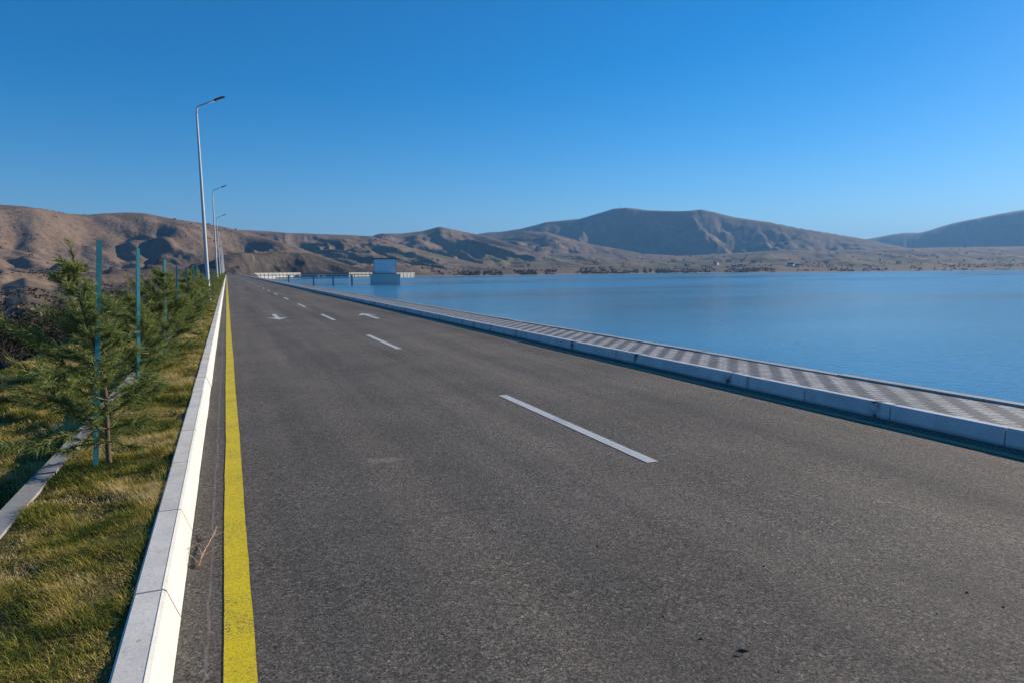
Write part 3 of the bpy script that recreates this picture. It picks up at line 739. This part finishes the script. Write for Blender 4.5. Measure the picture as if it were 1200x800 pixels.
# denser belt of trees just above the far shore
g = np.random.default_rng(9); n = 5000; uu = g.uniform(505,1240,n); az = np.array([us(q) for q in uu]); S = np.interp(az, AZF, SHD); r = S+12+np.abs(g.normal(0,1,n))*S*.11
X, Y = np.sin(az)*r, np.cos(az)*r; keep = (fbm(uu/26, uu*0+.5, 3, 71) > -.15) & (fbm(X/90, Y/90, 2, 72) > -.02); X, Y, r = X[keep], Y[keep], r[keep]
sc.append((np.stack([X,Y,terrain_z(X,Y)-.4],-1), g.uniform(1.4,3.6,len(X))))
P = np.concatenate([q[0] for q in sc]); S_ = np.concatenate([q[1] for q in sc]); V, F = clumps(P, S_, 6)
tag(np_mesh('hillside_scrub', V, F, mat_scrub(), attr=np.repeat(rng.uniform(0,1,len(P)), 44)), 'dark bushes and trees scattered over the far hillsides and shore', 'scrub', kind='stuff')

# ------------------------------------------------------------------ intake tower, footbridge, works on the far shore
CONC = mat_concrete('tower_concrete', (.66,.65,.60), .1); PANEL = mat_simple('tower_cladding', (.78,.81,.82), .45, .4, 0, .05, .6); DARK = mat_simple('dark_trim', (.05,.06,.075), .5, .4)
PALE = mat_concrete('pale_wall', (.62,.56,.44), .05, (.40,.36,.29)); BLUED = mat_simple('blue_grey_sheet', (.11,.14,.19), .5, .4, 0, .2, .2); WHITE = mat_simple('white_sheet', (.75,.75,.73), .5, .4, 0, .06, .4)
def at(u, v, dist):                                    # a point at a true horizontal distance along a bearing
    a, te = azte(u, v); return Vector((math.sin(a)*dist, math.cos(a)*dist, EYE+te*dist))
T = at(451, 320, 400); tw = empty('intake_tower', (T.x, T.y, WATER_Z), -.185)
tag(tw, 'white clad intake tower house on a wide concrete base standing in the water', 'tower')
b = MB(); b.box(-8.2,8.2,-6,6,-6,5.1); b.box(-8.6,8.6,-6.4,6.4,5.1,6.0); b.build('base', CONC, tw)
b = MB(); b.box(-6.2,6.2,-4.6,4.6,6.0,14.3)
b.build('wall', PANEL, tw)
b = MB()
for x in (-6.25,6.05): b.box(x,x+.25,-4.66,-4.60,6.0,14.3)
b.box(-6.2,6.2,-4.66,-4.6,6.0,6.35); b.build('trim', DARK, tw)
b = MB(); b.box(-6.7,6.7,-5.1,5.1,14.3,14.9); b.build('roof', DARK, tw)
b = MB(); b.box(-6.26,-6.2,-1.0,1.0,6.02,8.4); b.build('door', DARK, tw)
b = MB()
for x in np.arange(-8.4,8.5,2.4): b.box(x-.05,x+.05,-6.3,-6.2,6.0,7.1)
b.box(-8.45,8.45,-6.29,-6.21,7.1,7.2); b.box(-8.45,8.45,-6.28,-6.22,6.5,6.57); b.build('railing', DARK, tw)
# footbridge from the dam's crest to the tower
Bend = at(436, 320, 404); Bst = Vector((8.6, 404.0, 0)); d = Bend-Bst; d.z = 0; Lb = d.length; br = empty('footbridge', (Bst.x, Bst.y, 0), math.atan2(d.y, d.x))
tag(br, 'long thin footbridge on piers from the road end to the tower in the water', 'bridge')
b = MB(); b.box(0,Lb,-1.3,1.3,-.52,-.1); b.build('deck', CONC, br)
b = MB()
for s in (-1.2,1.2):
    for x in np.arange(.5,Lb,2.5): b.box(x-.025,x+.025,s-.025,s+.025,-.1,1.0)
    b.box(0,Lb,s-.03,s+.03,1.0,1.06); b.box(0,Lb,s-.02,s+.02,.5,.53)
b.build('railing', DARK, br)
PIER = mat_concrete('pier_concrete', (.34,.35,.36), .1)
for u in (338,367,390,412):
    x = (at(u,320,404)-Bst).length
    b = MB(); b.box(x-.42,x+.42,-.9,.9,-14,-.9); b.box(x-.55,x+.55,-1.4,1.4,-.9,-.523); b.build('pier', PIER, br)
# works on the far shore behind the bridge
def shore_run(name, u0, u1, dist, h, depth, mat, label, cat, z0=WATER_Z-.5, group=None, extra=None):
    dd = dist if isinstance(dist, tuple) else (dist, dist)
    a, c = at(u0,320,dd[0]), at(u1,320,dd[1]); d = c-a; d.z = 0
    root = empty(name, (a.x,a.y,z0), math.atan2(d.y,d.x)); L_ = d.length
    b = MB(); b.box(0,L_,0,depth,0,h); b.build('wall' , mat, root)
    if extra: extra(root, L_, h, depth)
    tag(root, label, cat, group); return root
def pilasters(root, L_, h, dp):
    for x in np.arange(3, L_, 7.5):
        b = MB(); b.box(x-.35,x+.35,-.5,-.003,0,h-.4); b.build('buttress', CONC, root)
    b = MB(); b.box(-.2,L_+.2,-.25,dp+.2,h,h+.45); b.build('coping', CONC, root)
def roofed(root, L_, h, dp):
    b = MB(); b.box(-.5,L_+.5,-.6,dp+.5,h,h+.5); b.build('roof', DARK, root)
    for x in np.arange(2.5, L_-2, 6.0):
        b = MB(); b.box(x,x+2.4,-.08,-.003,1.2,h-1.0); b.build('shutter', DARK, root)
shore_run('retaining_wall', 294, 352, (800, 885), 6.3, 3, PALE, 'long cream buttressed retaining wall on the far shore behind the footbridge', 'wall', extra=pilasters)
shore_run('shed', 353, 371, 875, 5.4, 8, BLUED, 'dark blue grey shed beside the cream wall on the far shore', 'building', extra=roofed)
shore_run('container', 372.5, 380, 872, 4.6, 4, WHITE, 'white box cabin between two dark sheds on the far shore', 'cabin', extra=roofed)
shore_run('shed', 381.5, 408, 875, 5.6, 8, BLUED, 'longer dark blue grey shed right of the white cabin on the far shore', 'building', extra=roofed)
shore_run('retaining_wall', 409, 436, (880, 915), 6.2, 3, PALE, 'pale shore wall just left of the intake tower', 'wall', extra=pilasters)
shore_run('retaining_wall', 463, 486, (885, 918), 5.6, 3, PALE, 'short pale shore wall just right of the intake tower', 'wall', extra=pilasters)
def quay(root, L_, h, dp): pass
lq = MB(); a, c = at(290,320,838), at(440,320,868); d = c-a; rq = empty('quay', (a.x,a.y,WATER_Z-1), math.atan2(d.y,d.x)); lq.box(0,d.length,-3,12,0,2.0); lq.build('wall', PALE, rq)
tag(rq, 'low pale concrete ledge along the waterline below the far wall', 'quay')

# village houses on the opposite shore
HW = mat_simple('house_wall', (.60,.57,.52), .8, .2, 0, .2, .05); HR = mat_simple('house_roof', (.16,.10,.085), .8, .2, 0, .3, .05)
def make_house():
    root = empty('village_house'); b = MB(); b.box(-6,6,-4.5,4.5,-3,4.2); b.build('wall', HW, root)
    r = MB(); r.poly([(-6.5,-5,4.2),(6.5,-5,4.2),(6.5,5,4.2),(-6.5,5,4.2),(-6.5,0,7),(6.5,0,7)], [(0,1,5,4),(2,3,4,5),(0,4,3),(1,2,5),(3,2,1,0)]); r.build('roof', HR, root); return root
h0 = make_house(); random.seed(5)
for i in range(14):
    u = random.choice([random.uniform(790,880), random.uniform(880,1010), random.uniform(1020,1180)]); a = us(u); S = float(np.interp(a, AZF, SHD)); r = S*random.uniform(1.10,1.55)
    o = h0 if i == 0 else copy_tree(h0); x, y = math.sin(a)*r, math.cos(a)*r; o.location = (x, y, float(terrain_z([x],[y])[0])+.5); o.rotation_euler = (0,0,random.uniform(0,3)); s = random.uniform(.8,1.2); o.scale = (s,s,s)
    tag(o, 'tiny pale village house among the trees above the opposite shore', 'house', 'village houses above the opposite shore')
# mast on the mountain's top
M_ = at(727, 243.6, 4290); ms = empty('radio_mast', (M_.x, M_.y, M_.z-3)); tag(ms, 'thin radio mast on the summit of the big mountain', 'mast')
b = MB(); b.tube([(0,0,-5),(0,0,36)], [.9,.35], 6); b.build('mast_pole', HEADM, ms)
b = MB()
for z in (14,22,30): b.box(-1.6,1.6,-.3,.3,z,z+.5)
b.build('crossbar', HEADM, ms)
# ruin in the valley
a = us(28)
rr = np.arange(40, 400, 1.0); te = azte(28, 372)[1]; zt = terrain_z(np.sin(a)*rr, np.cos(a)*rr); hit = rr[np.argmax(EYE+te*rr < zt)] if np.any(EYE+te*rr < zt) else 190
hx, hy = math.sin(a)*hit, math.cos(a)*hit; hz = float(terrain_z([hx],[hy])[0])
print('hut at', hit, hx, hy, hz)
ht = empty('stone_hut', (hx,hy,hz), -.2); tag(ht, 'small dark opened hut with a reddish stone side wall in the valley at left', 'hut')
HROOF = mat_simple('hut_thatch', (.15,.13,.08), .95, .1, 0, .3, 2)
STONE = mat_concrete('red_stone', (.36,.22,.15), .4); s = hit/290
b = MB(); b.box(-1.9*s,-1.5*s,-1.6*s,1.6*s,-.5,2.1*s); b.box(1.5*s,1.9*s,-1.6*s,1.6*s,-.5,2.1*s); b.box(-1.5*s,1.5*s,1.3*s,1.6*s,-.5,2.1*s); b.build('wall', DARK, ht)
b = MB(); b.poly([(-2.3*s,-2*s,2.1*s),(2.3*s,-2*s,2.1*s),(2.3*s,2*s,2.1*s),(-2.3*s,2*s,2.1*s),(-1.4*s,-1*s,3.0*s),(1.4*s,-1*s,3.0*s),(1.4*s,1*s,3.0*s),(-1.4*s,1*s,3.0*s)], [(0,1,5,4),(1,2,6,5),(2,3,7,6),(3,0,4,7),(4,5,6,7),(3,2,1,0)]); b.build('roof', HROOF, ht)
b = MB(); b.box(1.92*s,4.6*s,-1.5*s,-.9*s,-.5,1.9*s); b.box(1.92*s,4.6*s,-.9*s,-.2*s,-.5,1.5*s); b.build('side_wall', STONE, ht)

# ------------------------------------------------------------------ litter on the road
DRY = mat_simple('dry_twig', (.40,.28,.19), .9, .1, 0, .3, 20)
g = np.random.default_rng(4); tg = MB()
P0 = np.array([-.22,4.08,.012]); P = [P0, P0+[.02,.16,.008], P0+[.05,.30,.016], P0+[.075,.44,.02], P0+[.09,.52,.035]]
tg.tube(P, [.0045,.004,.0035,.003,.0015], 6)
for k in range(22):
    i = g.integers(1,5); d = np.array([g.normal(.1,.6), g.normal(.35,.5), abs(g.normal(.1,.25))]); d = unit(d)*g.uniform(.08,.22); q = P[i]+(P[i-1]-P[i])*g.uniform()
    e1 = q+d*.5+g.normal(0,.012,3); e2 = q+d; e1[2] = max(e1[2],.008); e2[2] = max(e2[2],.006); e1[2] = min(e1[2],.03); e2[2] = min(e2[2],.035); tg.tube([q,e1,e2], [.0020,.0016,.0009], 4, False)
tag(tg.build('dry_twig', DRY), 'dry reddish brown twig lying between the left kerb and the yellow line', 'twig')
lf = MB(); lf.poly([(0,0,.004),(.025,.012,.014),(.06,.004,.010),(.03,-.012,.006),(.03,.0,.018)], [(0,3,4),(3,2,4),(2,1,4),(1,0,4)])
o = lf.build('dry_leaf', mat_simple('leaf_dark', (.07,.05,.035), .8, .2)); o.location = (1.96,2.22,.003); o.rotation_euler = (0,0,-.6); tag(o, 'small dark curled leaf on the asphalt at the lower right', 'leaf')
PEB = mat_simple('pebble_dark', (.06,.055,.05), .9, .2)
pb = []
for i, (u, v) in enumerate([(895,663),(777,722),(1133,694),(1176,711),(1098,719),(821,748),(912,787),(820,748),(1136,694),(700,640),(540,700)]):
    if i in (7,8): continue
    d = pix(u, v); t_ = -EYE/d[2]; p = d*t_
    b = MB(); sx = g.uniform(.004,.008)
    bmv = [(math.cos(q)*sx*(1+.3*g.normal()), math.sin(q)*sx*.7, 0.0) for q in np.linspace(0,5.2,6)]+[(math.cos(q)*sx*.55, math.sin(q)*sx*.4, sx*.8) for q in np.linspace(0,5.2,6)]
    b.poly(bmv, [(k,(k+1)%6,(k+1)%6+6,k+6) for k in range(6)]+[(6,7,8,9,10,11)])
    o = b.build('pebble', PEB); o.location = (p[0],p[1],0); o.rotation_euler = (0,0,i); tag(o, 'tiny dark pebble lying loose on the near right lane', 'pebble', 'pebbles on the near asphalt')
